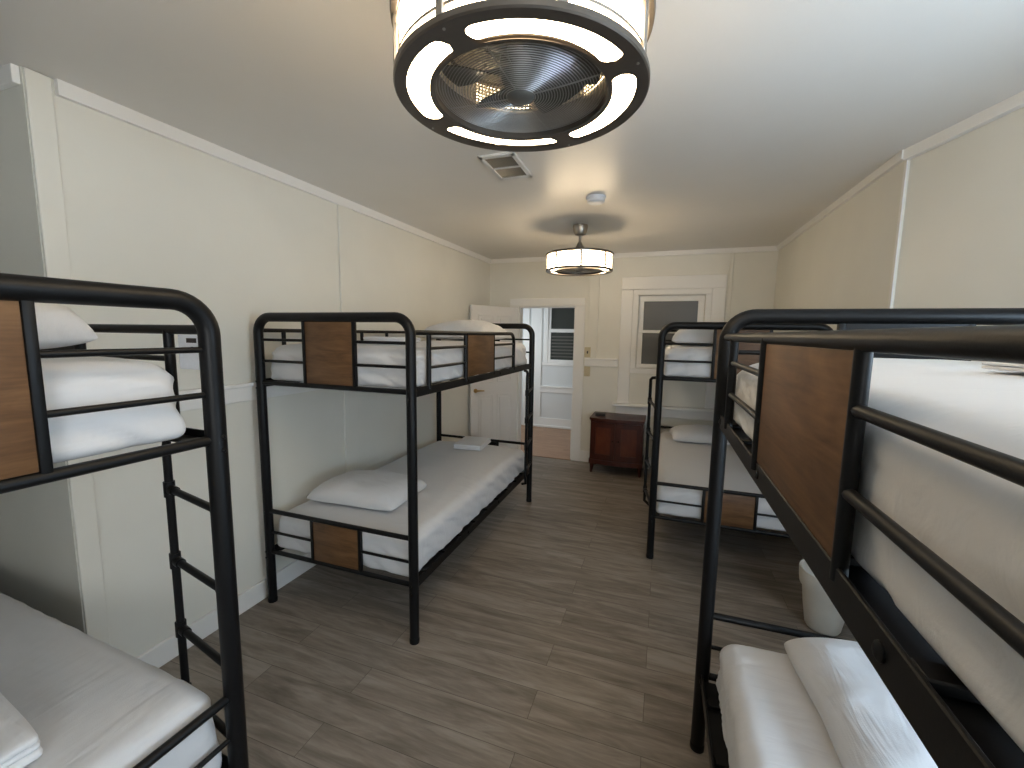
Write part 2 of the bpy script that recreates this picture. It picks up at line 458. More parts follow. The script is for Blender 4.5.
def end_frame(root, v, out):
    """pipe end frame in the plane v, `out` = +-1 towards the outside of the bed"""
    rb = .085
    bm = bmesh.new()
    pts = [Vector((0, v, 0.012)), Vector((0, v, .3)), Vector((0, v, 1.0))]
    pts += arc((rb, v, H_ - rb), rb, PI, PI / 2, 10, (1, 0, 0), (0, 0, 1))
    pts += arc((W_ - rb, v, H_ - rb), rb, PI / 2, 0, 10, (1, 0, 0), (0, 0, 1))
    pts += [Vector((W_, v, 1.0)), Vector((W_, v, .3)), Vector((W_, v, 0.012))]
    tube(bm, pts, RP, 24)
    ef = obj('end_frame', bm, 'black', root)
    # joint collars at the bend and at the decks
    for x, s in ((0, 1), (W_, -1)):
        for p, d in (((x, v, H_ - rb), (0, 0, 1)), ((x + s * rb, v, H_), (1, 0, 0))):
            bm = bmesh.new(); collar(bm, p, d, RP + .0055, .014); obj('pipe_collar', bm, 'black', ef)
        for z in (ZD - .01, Z3 + .27, Z3 - .01):
            bm = bmesh.new(); collar(bm, (x, v, z), (0, 0, 1), RP + .004, .07 if z != Z3 + .27 else .04)
            for dz in (-.018, .018):
                if z != Z3 + .27:
                    bolt(bm, (x, v + out * (RP + .002), z + dz), (0, out, 0), .006)
            obj('pipe_collar', bm, 'black', ef)
        bm = bmesh.new(); lathe(bm, [(0, 0), (RP + .001, 0), (RP + .0015, .004), (RP + .0015, .022), (RP, .026)], (x, v, 0), 20)
        obj('foot_cap', bm, 'black', ef)
    # crossbars
    for z, r in ((ZD, .013), (Z1, .0125), (Z3, .0125)):
        bm = bmesh.new(); tube(bm, [(0, v, z), (W_, v, z)], r, 14); obj('crossbar', bm, 'black', ef)
    for z in (1.529, 1.414, Z2):
        for a, b in ((0, S1), (S2, W_)):
            bm = bmesh.new(); tube(bm, [(a, v, z), (b, v, z)], .0075, 12); obj('slat_bar', bm, 'black', ef)
    for s in (S1, S2):
        for z0, z1 in ((ZD, H_), (Z3, Z1)):
            bm = bmesh.new(); box(bm, s - .0095, s + .0095, v - .0105, v + .0105, z0 + .004, z1 - .004, .004); obj('panel_post', bm, 'black', ef)
    for z0, z1 in ((ZD + .013, H_ - RP + .002), (Z3 + .012, Z1 - .012)):
        bm = bmesh.new(); box(bm, S1 + .0095, S2 - .0095, v - .006, v + .006, z0, z1, .002)
        obj('wood_panel', bm, 'panel', ef)
        bm = bmesh.new(); box(bm, S1 + .0095, S2 - .0095, min(v - out * .010, v - out * .006), max(v - out * .010, v - out * .006), z0, z1)
        bk = obj('backing_sheet', bm, 'black', ef); bk['label'] = 'black back of the wooden panel'
    return ef

def guard(root, u, full, out):
    bm = bmesh.new()
    if full:      # room side with panel and curved end
        rc = .07
        pts = [Vector((u, 0, ZG)), Vector((u, .7, ZG))] + arc((u, BV['end'] - rc, ZG - rc), rc, PI / 2, 0, 8, (0, 1, 0), (0, 0, 1)) + [Vector((u, BV['end'], ZD))]
        tube(bm, pts, .0125, 16)
    else:
        tube(bm, [(u, 0, ZG), (u, L_, ZG)], .0115, 14)
    g = obj('guard_rail', bm, 'black', root)
    if full:
        for vv, r in ((BV['b1'], .0125), (BV['p0'], .014), (BV['p1'], .009)):
            bm = bmesh.new(); tube(bm, [(u, vv, ZD), (u, vv, ZG)], r, 14); obj('guard_post', bm, 'black', g)
        for a, b in ((BV['b1'], BV['p0']), (BV['p1'], BV['end'])):
            for z in (ZS1, ZS2):
                bm = bmesh.new(); tube(bm, [(u, a, z), (u, b, z)], .0078, 12); obj('slat_bar', bm, 'black', g)
        bm = bmesh.new(); box(bm, u - .006, u + .006, BV['p0'] + .012, BV['p1'] - .006, ZD + .02, ZG - .011, .002); obj('wood_panel', bm, 'panel', g)
        bm = bmesh.new(); box(bm, min(u - out * .010, u - out * .006), max(u - out * .010, u - out * .006), BV['p0'] + .012, BV['p1'] - .006, ZD + .02, ZG - .011)
        bk = obj('backing_sheet', bm, 'black', g); bk['label'] = 'black back of the wooden panel'
    else:
        for vv in (BV['b1'], .85, 1.15, L_ - BV['b1']):
            bm = bmesh.new(); tube(bm, [(u, vv, ZD), (u, vv, ZG)], .012, 12); obj('guard_post', bm, 'black', g)
        for z in (1.455,):
            bm = bmesh.new(); tube(bm, [(u, BV['b1'], z), (u, L_ - BV['b1'], z)], .0078, 12); obj('slat_bar', bm, 'black', g)
    return g

def ladder(root, u, vpost, vst, out):
    bm = bmesh.new(); o = .065 * out
    zt, zb_ = ZD - .02, .275
    d = 1 if vst > vpost else -1
    pts = [Vector((u + out * .01, vst + d * .05, zt))] + arc((u + o, vst + d * .05, zt - .05), .05, PI / 2, 0, 1, (0, -d, 0), (0, 0, 1))[1:]
    pts = [Vector((u + o * .4, vst - d * .045, zt - .004)), Vector((u + o * .8, vst - d * .03, zt - .008)), Vector((u + o, vst - d * .008, zt - .025)), Vector((u + o, vst, zt - .06)),
           Vector((u + o, vst, .8)), Vector((u + o, vst, zb_ + .06)), Vector((u + o, vst - d * .01, zb_ + .02)), Vector((u + o * .4, vst - d * .04, zb_))]
    tube(bm, pts, .0115, 14)
    l = obj('ladder', bm, 'black', root)
    for z in (1.085, .850, .615, .385):
        a = Vector((u + o, vst, z)); b = Vector((u + out * .008, vpost, z))
        dd = (b - a).normalized()
        bm = bmesh.new(); tube(bm, [a, b], .0105, 12)
        tube(bm, [a + dd * .014, a + dd * .04], .0145, 12); tube(bm, [b - dd * .05, b - dd * .024], .0145, 12)
        tube(bm, [a - Vector((0, 0, .024)), a + Vector((0, 0, .024))], .0155, 14)
        obj('rung', bm, 'black', l)
    return l

def side_rail(root, u, z, out):
    # angle iron: outer vertical plate and an inward flange that carries the slats
    bm = bmesh.new()
    box(bm, min(u, u + out * .006), max(u, u + out * .006), .015, L_ - .015, z - .028, z + .018, .0015, 1)
    box(bm, min(u - out * .05, u), max(u - out * .05, u), .03, L_ - .03, z - .006, z - .001, .001, 1)
    r = obj('side_rail', bm, 'black', root, True, 30)
    for vv in (.035, .63, 1.17, L_ - .035):
        bm = bmesh.new(); bolt(bm, (u + out * .005, vv, z - .004), (out, 0, 0), .010); obj('bolt', bm, 'black', r)
    return r

def bunk(loc, rz, label, ladder_at_b1=False):
    root = empty('bunk_bed', loc, rz, label, 'bunk bed', 'black metal bunk beds')
    end_frame(root, 0, -1); end_frame(root, L_, 1)
    guard(root, W_, True, 1); guard(root, 0, False, -1)
    for z in (ZD, Z3):
        side_rail(root, W_, z, 1); side_rail(root, 0, z, -1)
        for k in range(9):
            vv = .14 + k * (L_ - .28) / 8
            bm = bmesh.new(); box(bm, .004, W_ - .004, vv - .014, vv + .014, z - .0015, z + .0115, .002, 1); obj('support_slat', bm, 'black', root)
    if ladder_at_b1: ladder(root, W_, 0, .335, 1)
    else: ladder(root, W_, L_, L_ - .335, 1)
    return root

def place(px, py, lu, lv, ang):
    c, s = math.cos(ang), math.sin(ang)
    return (px - (c * lu - s * lv), py - (s * lu + c * lv), 0)
A1, A2, A3, A4 = R(90 - 2.06), R(.176), R(180), R(180.5)
bed2 = bunk((-2.0885, 1.7352, 0), A2, 'black pipe bunk bed against the long left wall, its ladder toward the doorway')
bed1 = bunk(place(-1.0975, .771, W_, 0, A1), A1, 'black pipe bunk bed standing sideways in the left alcove nearest the camera', True)
bed3 = bunk(place(-.017, 3.0587, W_, L_, A3), A3, 'black pipe bunk bed beside the cherry cabinet, below the window at the far right')
bed4 = bunk(place(.202, 1.6327, W_, 0, A4), A4, 'black pipe bunk bed in the right foreground with a large wooden guard panel')
# warning label hanging under the guard rail of the alcove bed
bm = bmesh.new(); box(bm, W_ - .004, W_ - .001, .03, .12, 1.475, ZG - .013, .001, 1); pl = obj('label_plate', bm, 'white_plastic', bed1, False); pl['label'] = 'small white plate with black marks'
bm = bmesh.new(); box(bm, W_ - .0065, W_ - .004, .045, .082, 1.545, 1.557); tube(bm, [(W_ - .007, .062, 1.53), (W_ - .004, .062, 1.53)], .005, 14); obj('label_mark', bm, 'dark_plastic', pl, False)
BEDS = {1: (bed1.location.copy(), A1), 2: (bed2.location.copy(), A2), 3: (bed3.location.copy(), A3), 4: (bed4.location.copy(), A4)}
def bedpt(n, u, v, z):
    l, a = BEDS[n]
    return Vector((l.x + math.cos(a) * u - math.sin(a) * v, l.y + math.sin(a) * u + math.cos(a) * v, z))

# ------------------------------------------------------------------ bedding
def cushion_grid(a, b, c, r, nx, ny, nz, rb=None):
    """rounded box, half sizes a b c, edge radius r, as a dense grid"""
    bm = bmesh.new(); cache = {}
    def P(p):
        k = tuple(round(x, 5) for x in p)
        if k not in cache:
            q = Vector((max(-a + r, min(a - r, p[0])), max(-b + r, min(b - r, p[1])), max(-c + r, min(c - r, p[2]))))
            rr = r
            if rb is not None and p[2] < 0:
                rr = rb
                q = Vector((max(-a + rr, min(a - rr, p[0])), max(-b + rr, min(b - rr, p[1])), max(-c + rr, min(c - rr, p[2]))))
                if p[2] > -c + rr: q.z = p[2]
            d = Vector(p) - q
            if d.length > 1e-9: d = d.normalized() * rr
            if rb is not None and p[2] < 0:
                t = min(1, max(0, (p[2] + c * .6) / (c * .6)))      # blend the plan corner radius
                q2 = Vector((max(-a + r, min(a - r, p[0])), max(-b + r, min(b - r, p[1])), p[2]))
                d2 = Vector(p) - q2; d2.z = 0
                if d2.length > 1e-9: d2 = d2.normalized() * r
                cache[k] = bm.verts.new((q + d).lerp(q2 + d2, t))
            else: cache[k] = bm.verts.new(q + d)
        return cache[k]
    def lin(h, n):
        # denser near the ends
        o = []
        for i in range(n + 1):
            t = -1 + 2 * i / n
            o.append(h * (1.25 * t - .25 * t ** 3) if n > 6 else h * t)
        return o
    X, Y, Z = lin(a, nx), lin(b, ny), lin(c, nz)
    for s in (-1, 1):
        for i in range(nx):
            for j in range(ny): bm.faces.new((P((X[i], Y[j], s * c)), P((X[i + 1], Y[j], s * c)), P((X[i + 1], Y[j + 1], s * c)), P((X[i], Y[j + 1], s * c))))
        for i in range(nx):
            for k in range(nz): bm.faces.new((P((X[i], s * b, Z[k])), P((X[i + 1], s * b, Z[k])), P((X[i + 1], s * b, Z[k + 1])), P((X[i], s * b, Z[k + 1]))))
        for j in range(ny):
            for k in range(nz): bm.faces.new((P((s * a, Y[j], Z[k])), P((s * a, Y[j + 1], Z[k])), P((s * a, Y[j + 1], Z[k + 1])), P((s * a, Y[j], Z[k + 1]))))
    return bm

MATS = []
def surface(x, y, r):
    # highest mattress point around (x, y), per mattress
    out = []
    for o in MATS:
        mw = Matrix.Translation(o.location) @ Matrix.Rotation(o.rotation_euler.z, 4, 'Z')
        zs = [w.z for w in (mw @ v.co for v in o.data.vertices) if abs(w.x - x) < r and abs(w.y - y) < r]
        if zs: out.append(max(zs))
    return sorted(out)
def rest(x, y, z, r=.16):
    c = [q for q in surface(x, y, r) if abs(q - z) < .12]
    return min(c, key=lambda q: abs(q - z)) if c else z

def mattress(n, u0, u1, v0, v1, z0, z1, label, seed, fold=.014, crown=.012, lim=.006):
    a, b, c = (u1 - u0) / 2, (v1 - v0) / 2, (z1 - z0) / 2
    bm = cushion_grid(a, b, c, min(.058, c * .8), 64, 120, 18, .024)
    off = Vector((seed * 7.3, seed * 3.1, seed * 1.7))
    for v in bm.verts:
        p = v.co.copy()
        sx, sy = abs(p.x) / a, abs(p.y) / b
        side = max(0, (max(sx - (1 - .09 / a), 0) * a + max(sy - (1 - .09 / b), 0) * b) / .09)
        side = min(1, side)
        t = (p.z + c) / (2 * c)
        # diagonal pulled folds on the sides, gathered towards the corners
        q = Vector((p.x * 5 + p.y * 5 + p.z * 9, (p.x - p.y) * 1.2, p.z * 3)) + off
        f = noise.noise(q * 1.5) * .1 + noise.noise(q * 3.3) * .35
        rid = 1 - abs(noise.noise(q * 2.1 + Vector((5, 5, 5)))) * 2
        d = Vector((p.x / a if sx > .8 else 0, p.y / b if sy > .9 else 0, 0))
        if d.length > 0: d.normalize()
        amp = fold * side * (1.25 - .8 * t)
        fold2 = noise.noise(Vector(((p.x + p.y) * 11 + p.z * 16, (p.x - p.y) * 2, p.z * 2.5)) + off)
        v.co += d * min(lim, amp * (f + .8 * max(0, rid) + .8 * fold2 - .35))
        # soft long wrinkles on the top
        kz = max(0, min(1, (p.z + c * .2) / (c * 1.2))); kz = kz * kz * (3 - 2 * kz)
        if kz > 0:
            q2 = Vector((p.x * 2.2 + p.y * .5, p.y * .9, 0)) + off
            v.co.z += kz * (noise.noise(q2 * 1.6) * .006 + noise.noise(Vector((p.x * 1.4 - p.y * .4, p.y * 1.1 + p.x * .7, seed)) * 5) * .003 + .004 * max(0, .35 - abs(noise.noise(q2 * 2.6)))) * (1 - side * .7)
            v.co.z -= kz * crown * (sx ** 4 * .6 + sx ** 2 * .4 + sy ** 10)

    zmin = min(v.co.z for v in bm.verts)
    for v in bm.verts:
        if v.co.z < -c + .002: v.co.z = -c
        v.co.z = max(v.co.z, -c)
    o = obj('mattress', bm, 'sheet', None, True, 70)
    o.location = bedpt(n, (u0 + u1) / 2, (v0 + v1) / 2, (z0 + z1) / 2); o.rotation_euler = (0, 0, BEDS[n][1])
    tag(o, label, 'mattress', 'sheeted mattresses on the bunks')
    MATS.append(o)
    return o

def pillow(loc, rot, sx, sy, hz, label, seed, tilt=(0, 0), flat=.25):
    bm = bmesh.new(); n = 44; off = Vector((seed * 3.7, seed * 1.9, seed))
    top = {}; bot = {}
    for i in range(n + 1):
        for j in range(n + 1):
            u = -1 + 2 * i / n; v = -1 + 2 * j / n
            # denser rows near the seam
            u = math.sin(u * PI / 2) * .6 + u * .4; v = math.sin(v * PI / 2) * .6 + v * .4
            e = (max(0, 1 - u ** 4) * max(0, 1 - v ** 4)) ** .46 * (1 - .12 * (u * u + v * v))
            cr = 1 - .055 * (abs(u) * abs(v)) ** 6
            pin = (1 - .06 * (1 - abs(u)) ** .7 * abs(v) ** 3) * cr
            pin2 = (1 - .06 * (1 - abs(v)) ** .7 * abs(u) ** 3) * cr
            x, y = u * sx * pin2, v * sy * pin
            q = Vector((x * 4, y * 4, 0)) + off
            wr = noise.noise(q) * .12 + noise.noise(q * 2.2) * .06
            r_ = Vector((u * 3.2 + noise.noise(q) * 1.1, v * 1.2, seed))
            wr += .10 * max(0, .5 - abs(noise.noise(r_ * 1.5)) * 3) * (abs(u) ** 1.2 + abs(v)) * .7
            edge = (i in (0, n)) or (j in (0, n))
            zt = hz * e * (1 + wr)
            zbm = -hz * flat * e
            if edge:
                p = bm.verts.new((x, y, hz * .03 * noise.noise(q * 2))); top[i, j] = bot[i, j] = p
            else:
                top[i, j] = bm.verts.new((x, y, zt)); bot[i, j] = bm.verts.new((x, y, zbm))
    for i in range(n):
        for j in range(n):
            for d in (top, bot):
                f = (d[i, j], d[i + 1, j], d[i + 1, j + 1], d[i, j + 1])
                if len(set(f)) == 4: bm.faces.new(f)
    o = obj('pillow', bm, 'pillow', None, True, 80)
    o.location = Vector(loc) + Vector((0, 0, hz * flat)); o.rotation_euler = (tilt[0], tilt[1], rot)
    tag(o, label, 'pillow', 'white pillows on the bunks')
    return o

def towel(loc, rot, sx, sy, layers, th, label, seed):
    bm = bmesh.new()
    for k in range(layers):
        sub = cushion_grid(sx * (1 - .02 * (k % 2)), sy * (1 - .015 * k), th / 2, th * .48, 14, 14, 4)
        for v in sub.verts:
            v.co += Vector((noise.noise(Vector((k, v.co.y * 6, seed))) * .006, noise.noise(Vector((k + 9, v.co.x * 6, seed))) * .006, noise.noise(Vector((v.co.x * 5, v.co.y * 5, seed))) * .004))
            v.co.z += th / 2 + k * th * .93 + .002
        me = bpy.data.meshes.new('tmp'); sub.to_mesh(me); sub.free(); bm.from_mesh(me); bpy.data.meshes.remove(me)
    o = obj('folded_towel', bm, 'towel', None, True, 60)
    o.location = loc; o.rotation_euler = (0, 0, rot)
    tag(o, label, 'towel', 'folded white towels on the beds')
    return o

ZU0, ZU1, ZL0, ZL1 = ZD + .0125, 1.515, Z3 + .0125, .540
mattress(2, .035, W_ - .026, .024, L_ - .05, ZU0, ZU1, 'white sheeted upper mattress of the bunk against the long left wall', 1)
mattress(2, .014, W_ - .022, .024, L_ - .05, ZL0, ZL1, 'white sheeted lower mattress of the bunk against the long left wall', 2)
mattress(1, .035, W_ - .05, .03, L_ - .05, ZU0, ZU1, 'white sheeted upper mattress of the bunk in the left alcove', 3)
mattress(1, .03, W_ - .022, .024, L_ - .05, ZL0, ZL1 + .06, 'white sheeted lower mattress of the bunk in the left alcove', 4, .007)
mattress(3, .035, W_ - .026, .04, L_ - .026, ZU0, ZU1, 'white sheeted upper mattress of the far right bunk by the window', 5)
mattress(3, .035, W_ - .026, .04, L_ - .026, ZL0, ZL1, 'white sheeted lower mattress of the far right bunk by the cabinet', 6)
mattress(4, .04, W_ - .0165, .036, L_ - .04, ZU0, ZU1 + .016, 'white sheeted upper mattress of the right foreground bunk behind the large wooden panel', 7, .012, .030, .0008)
mattress(4, .035, W_ - .04, .05, L_ - .04, ZL0, ZL1, 'white sheeted lower mattress of the right foreground bunk, close to the camera', 8)

def P(x, y, z, r=.16): return (x, y, rest(x, y, z, r) + .002)
pillow(P(-1.72, 2.16, ZL1), R(3), .31, .23, .105, 'white pillow lying on the lower bed by the long left wall', 1)
pillow(P(-1.60, 3.33, ZU1), R(88), .32, .30, .13, 'plump white pillow on the upper bed by the long left wall', 2)
pillow(P(-1.55, .42, ZU1), R(8), .29, .20, .14, 'white pillow on the upper bed in the left alcove', 3)
pillow(P(.36, 3.42, ZU1), R(-4), .31, .22, .125, 'white pillow on the upper bed of the far right bunk', 4)
pillow(P(.42, 4.60, ZL1), R(4), .32, .22, .11, 'white pillow at the far end of the lower bed by the cabinet', 5)
pillow(P(.90, 1.20, ZU1), R(85), .30, .19, .045, 'flat white pillow on the upper bed of the right foreground bunk', 6)
pillow(P(.72, 1.28, ZL1), R(-86), .29, .29, .11, 'large white pillow on the lower bed of the right foreground bunk', 7)
towel(P(-1.62, 3.505, ZL1), R(6), .13, .165, 3, .015, 'folded white towel on the lower bed by the long left wall', 1)
towel(P(-1.42, 2.01, ZU1), R(4), .13, .09, 2, .016, 'small folded white towel on the upper bed by the long left wall', 2)
towel(P(.60, .83, ZU1, .06), R(10), .09, .11, 2, .007, 'folded white towel on the upper bed of the right foreground bunk', 3)
towel(P(-1.46, .365, ZL1 + .06), R(-8), .16, .12, 3, .020, 'rumpled folded white towel on the lower bed in the left alcove', 4)

# ------------------------------------------------------------------ drum fan lights
def drum_fan(x, y, label, rot):
    zc = HC(y); root = empty('drum_fan_light', (x, y, 0), rot, label, 'ceiling fan light', 'drum ceiling fan lights')
    Rr = .283; zb, zt = 2.12, 2.262
    bm = bmesh.new(); lathe(bm, [(0, zc + .002), (.062, zc + .002), (.064, zc - .012), (.058, zc - .05), (.046, zc - .078), (.02, zc - .088), (0, zc - .088)], n=40); obj('ceiling_canopy', bm, 'nickel', root)
    bm = bmesh.new(); tube(bm, [(0, 0, zt + .06), (0, 0, zc - .08)], .0115, 16); obj('downrod', bm, 'nickel', root)
    bm = bmesh.new(); lathe(bm, [(0, zt + .105), (.016, zt + .105), (.022, zt + .09), (.045, zt + .045), (.06, zt + .014), (.062, zt + .004), (0, zt + .004)], n=36); obj('motor_cone', bm, 'nickel', root)
    # top cap and rings
    bm = bmesh.new(); lathe(bm, [(0, zt + .006), (Rr + .004, zt + .006), (Rr + .008, zt), (Rr + .006, zt - .012), (Rr - .006, zt - .012), (Rr - .01, zt - .002), (0, zt - .002)], n=72); obj('top_cap', bm, 'darknickel', root)
    # lit side shade
    bm = bmesh.new(); lathe(bm, [(Rr - .012, zb + .014), (Rr - .012, zt - .004), (Rr - .018, zt - .004), (Rr - .018, zb + .014)], n=72, close=True); obj('lit_shade', bm, 'lamp', root)
    for z in (zt - .030, zb + .034):
        bm = bmesh.new(); lathe(bm, [(Rr - .011, z - .003), (Rr - .004, z - .003), (Rr - .004, z + .003), (Rr - .011, z + .003)], n=72, close=True); obj('shade_hoop', bm, 'nickel', root)
    for k in range(8):
        a = 2 * PI * k / 8; c, s = math.cos(a), math.sin(a)
        bm = bmesh.new(); box(bm, Rr - .008, Rr + .002, -.009, .009, zb + .004, zt - .002, .002, 1)
        bmesh.ops.rotate(bm, verts=bm.verts, cent=(0, 0, 0), matrix=Matrix.Rotation(a, 3, 'Z')); obj('strap', bm, 'nickel', root)
    # bottom ring with four long slots: flat annulus faces around the slots
    bm = bmesh.new(); n = 288; ri, s0, s1 = .705 * Rr, .735 * Rr, .912 * Rr
    def ringband(r0f, r1f, z):
        for k in range(n):
            a0, a1 = 2 * PI * k / n, 2 * PI * (k + 1) / n
            p = []
            for a, f in ((a0, r0f), (a0, r1f), (a1, r1f), (a1, r0f)):
                r = f(a); p.append(bm.verts.new((r * math.cos(a), r * math.sin(a), z)))
            if min((p[0].co - p[1].co).length, (p[2].co - p[3].co).length) > 1e-6: bm.faces.new(p)
    mid, hw_ = (s0 + s1) / 2, (s1 - s0) / 2
    half = R(45) - R(5.2)
    def slot(a):
        # slot half width at the angle a (rounded ends)
        d = (a + PI / 4) % (PI / 2) - PI / 4
        d = PI / 4 - abs(d)          # 0 at the slot centre, PI/4 in the gap
        d = abs(d)
        rest = (half - d) * mid
        if rest <= 0: return 0
        if rest >= hw_: return hw_
        return math.sqrt(max(0, hw_ ** 2 - (hw_ - rest) ** 2))
    for z in (zb, zb + .006):
        ringband(lambda a: ri, lambda a: mid - slot(a), z)
        ringband(lambda a: mid + slot(a), lambda a: Rr, z)
    for f in (lambda a: ri, lambda a: Rr):
        pass
    bmesh.ops.remove_doubles(bm, verts=bm.verts, dist=2e-5)
    lathe(bm, [(Rr, zb), (Rr + .003, zb + .003), (Rr + .003, zb + .014), (Rr - .006, zb + .014), (Rr - .006, zb + .004)], n=n)
    lathe(bm, [(ri, zb), (ri - .003, zb + .003), (ri - .003, zb + .02), (ri + .003, zb + .02)], n=n)
    br = obj('bottom_ring', bm, 'darknickel', root, True, 35)
    for k in range(4):
        a = k * PI / 2
        bm = bmesh.new(); tube(bm, [((Rr - .012) * math.cos(a), (Rr - .012) * math.sin(a), zb + .002), ((Rr - .012) * math.cos(a), (Rr - .012) * math.sin(a), zb - .002)], .0028, 10); obj('screw', bm, 'nickel', br)
    bm = bmesh.new(); lathe(bm, [(ri + .004, zb + .012), (Rr - .02, zb + .012), (Rr - .02, zb + .016), (ri + .004, zb + .016)], n=96, close=True); obj('lit_diffuser', bm, 'lamp', root)
    # inner housing (wall with ventilation mesh), motor and blades
    bm = bmesh.new(); nn = 96
    # round wall with four openings, through which the back of the lit shade shows
    for k in range(nn):
        a0, a1 = 2 * PI * k / nn, 2 * PI * (k + 1) / nn
        opening = abs(((k + .5) % 24) - 12) < 6.2
        for q0, q1 in (((zb + .016, zb + .075), (zb + .125, zt - .004)) if opening else ((zb + .016, zt - .004),)):
            bm.faces.new([bm.verts.new(((ri + .002) * math.cos(a), (ri + .002) * math.sin(a), q)) for a, q in ((a0, q0), (a1, q0), (a1, q1), (a0, q1))])
    bmesh.ops.remove_doubles(bm, verts=bm.verts, dist=1e-5)
    lathe(bm, [(Rr - .02, zt - .004), (0, zt - .004)], n=72)
    lathe(bm, [(ri + .002, zb + .018), (Rr - .02, zb + .018)], n=72)
    obj('inner_housing', bm, 'mesh', root)
    bm = bmesh.new()
    for k in range(7):
        z = zb + .073 + k * .0082
        lathe(bm, [(ri - .001, z), (ri - .003, z), (ri - .003, z + .0052), (ri - .001, z + .0052)], n=72, close=True)
    for k in range(120):
        a = 2 * PI * k / 120
        tube(bm, [((ri - .004) * math.cos(a), (ri - .004) * math.sin(a), zb + .072), ((ri - .004) * math.cos(a), (ri - .004) * math.sin(a), zb + .129)], .0024, 5)
    # pale patches in the housing top, coloured as light showing through perforations
    for q in range(4):
        for i in range(10):
            a0 = q * PI / 2 - R(27) + R(54) * i / 10; a1 = a0 + R(5.4)
            for j in range(6):
                r0 = ri * (.50 + .075 * j); r1 = r0 + ri * .06
                aa0, aa1 = a0 + R(.7), a1 - R(.7)
                f4 = [(r0, aa0), (r1, aa0), (r1, aa1), (r0, aa1)]
                lo = [bm.verts.new((r * math.cos(a), r * math.sin(a), zt - .011)) for r, a in f4]
                hi = [bm.verts.new((r * math.cos(a), r * math.sin(a), zt - .007)) for r, a in f4]
                bm.faces.new(lo); bm.faces.new(hi)
                for t in range(4): bm.faces.new((lo[t], lo[(t + 1) % 4], hi[(t + 1) % 4], hi[t]))
    mg = obj('vent_mesh', bm, 'cream', root)
    bm = bmesh.new(); lathe(bm, [(0, zb + .042), (.045, zb + .042), (.05, zb + .05), (.05, zb + .09), (.04, zb + .12), (0, zb + .13)], n=36); obj('motor', bm, 'blade', root)
    for k in range(6):
        a = 2 * PI * k / 6 + .35
        bm = bmesh.new(); m_, q_ = 10, 5; g = {}
        for i in range(m_ + 1):
            t = i / m_; r = .045 + t * (ri - .06); wd = R(15 + 9 * math.sin(t * PI * .8)); 
            for j in range(q_ + 1):
                s = -1 + 2 * j / q_
                ang = s * wd; zz = zb + .066 - s * .017 * (1 - .25 * t) + .004 * (1 - s * s)
                for e in (0, 1): g[i, j, e] = bm.verts.new((r * math.cos(ang), r * math.sin(ang), zz + e * .003))
        for i in range(m_):
            for j in range(q_):
                for e in (0, 1): bm.faces.new((g[i, j, e], g[i + 1, j, e], g[i + 1, j + 1, e], g[i, j + 1, e]))
        for i in range(m_):
            for j in (0, q_): bm.faces.new((g[i, j, 0], g[i + 1, j, 0], g[i + 1, j, 1], g[i, j, 1]))
        for j in range(q_):
            for i in (0, m_): bm.faces.new((g[i, j, 0], g[i, j + 1, 0], g[i, j + 1, 1], g[i, j, 1]))
        bmesh.ops.rotate(bm, verts=bm.verts, cent=(0, 0, 0), matrix=Matrix.Rotation(a, 3, 'Z')); obj('fan_blade', bm, 'blade', root)
    # wire guard: concentric rings and radial bars
    bm = bmesh.new()
    zg = lambda r: zb + .016 - .010 * (1 - (r / ri) ** 2)
    nr = 26
    for k in range(nr):
        r = .034 + (ri - .040) * k / (nr - 1)
        tube(bm, [(r * math.cos(2 * PI * i / 64), r * math.sin(2 * PI * i / 64), zg(r)) for i in range(65)], .00095, 6, False)
    for k in range(4):
        a = PI / 2 * k + R(8)
        tube(bm, [(r * math.cos(a), r * math.sin(a), zg(r) + .002) for r in (.03, .08, .13, ri)], .0016, 8)
    gd = obj('wire_guard', bm, 'grille', root)
    bm = bmesh.new(); lathe(bm, [(0, zb - .001), (.016, zb), (.029, zb + .003), (.033, zb + .008), (.033, zb + .012), (0, zb + .012)], n=32); obj('guard_cap', bm, 'blade', gd)
    return root
drum_fan(-.344, 1.002, 'large drum ceiling fan light in the foreground, seen from below with fan guard', R(-12))
drum_fan(-.728, 3.74, 'smaller looking drum ceiling fan light at the far end, hanging from its rod', R(14))

# ------------------------------------------------------------------ ceiling vent, smoke detector
zv = HC(2.3)
vent = empty('ceiling_vent', (-.868, 2.305, zv), R(1), 'white rectangular ceiling vent with two dark louvred openings', 'vent')
bm = bmesh.new()
for a in ((-.10, -.075, -.175, .175), (.075, .10, -.175, .175), (-.10, .10, -.175, -.14), (-.10, .10, .14, .175), (-.10, .10, -.008, .008)):
    box(bm, a[0], a[1], a[2], a[3], -.012, .002, .003, 1)
obj('vent_frame', bm, 'vent_white', vent, False)
bm = bmesh.new(); box(bm, -.08, .08, -.145, .145, -.002, .001); obj('vent_backing', bm, 'vent_dark', vent, False)
for k in range(14):
    x = -.07 + k * .0108
    bm = bmesh.new(); box(bm, -.0012, .0012, -.142, .142, -.0045, .0045)
    bmesh.ops.rotate(bm, verts=bm.verts, cent=(0, 0, 0), matrix=Matrix.Rotation(R(40), 3, 'Y')); bmesh.ops.translate(bm, verts=bm.verts, vec=(x, 0, -.006))
    obj('louvre', bm, 'blade', vent, False)
sm = empty('smoke_detector', (-.485, 3.0, HC(3.0)), 0, 'round white smoke detector on the ceiling near the far fan light', 'smoke detector')
bm = bmesh.new(); lathe(bm, [(0, .002), (.066, .002), (.066, -.012), (.062, -.016), (0, -.016)], n=40); obj('mounting_base', bm, 'white_plastic', sm)
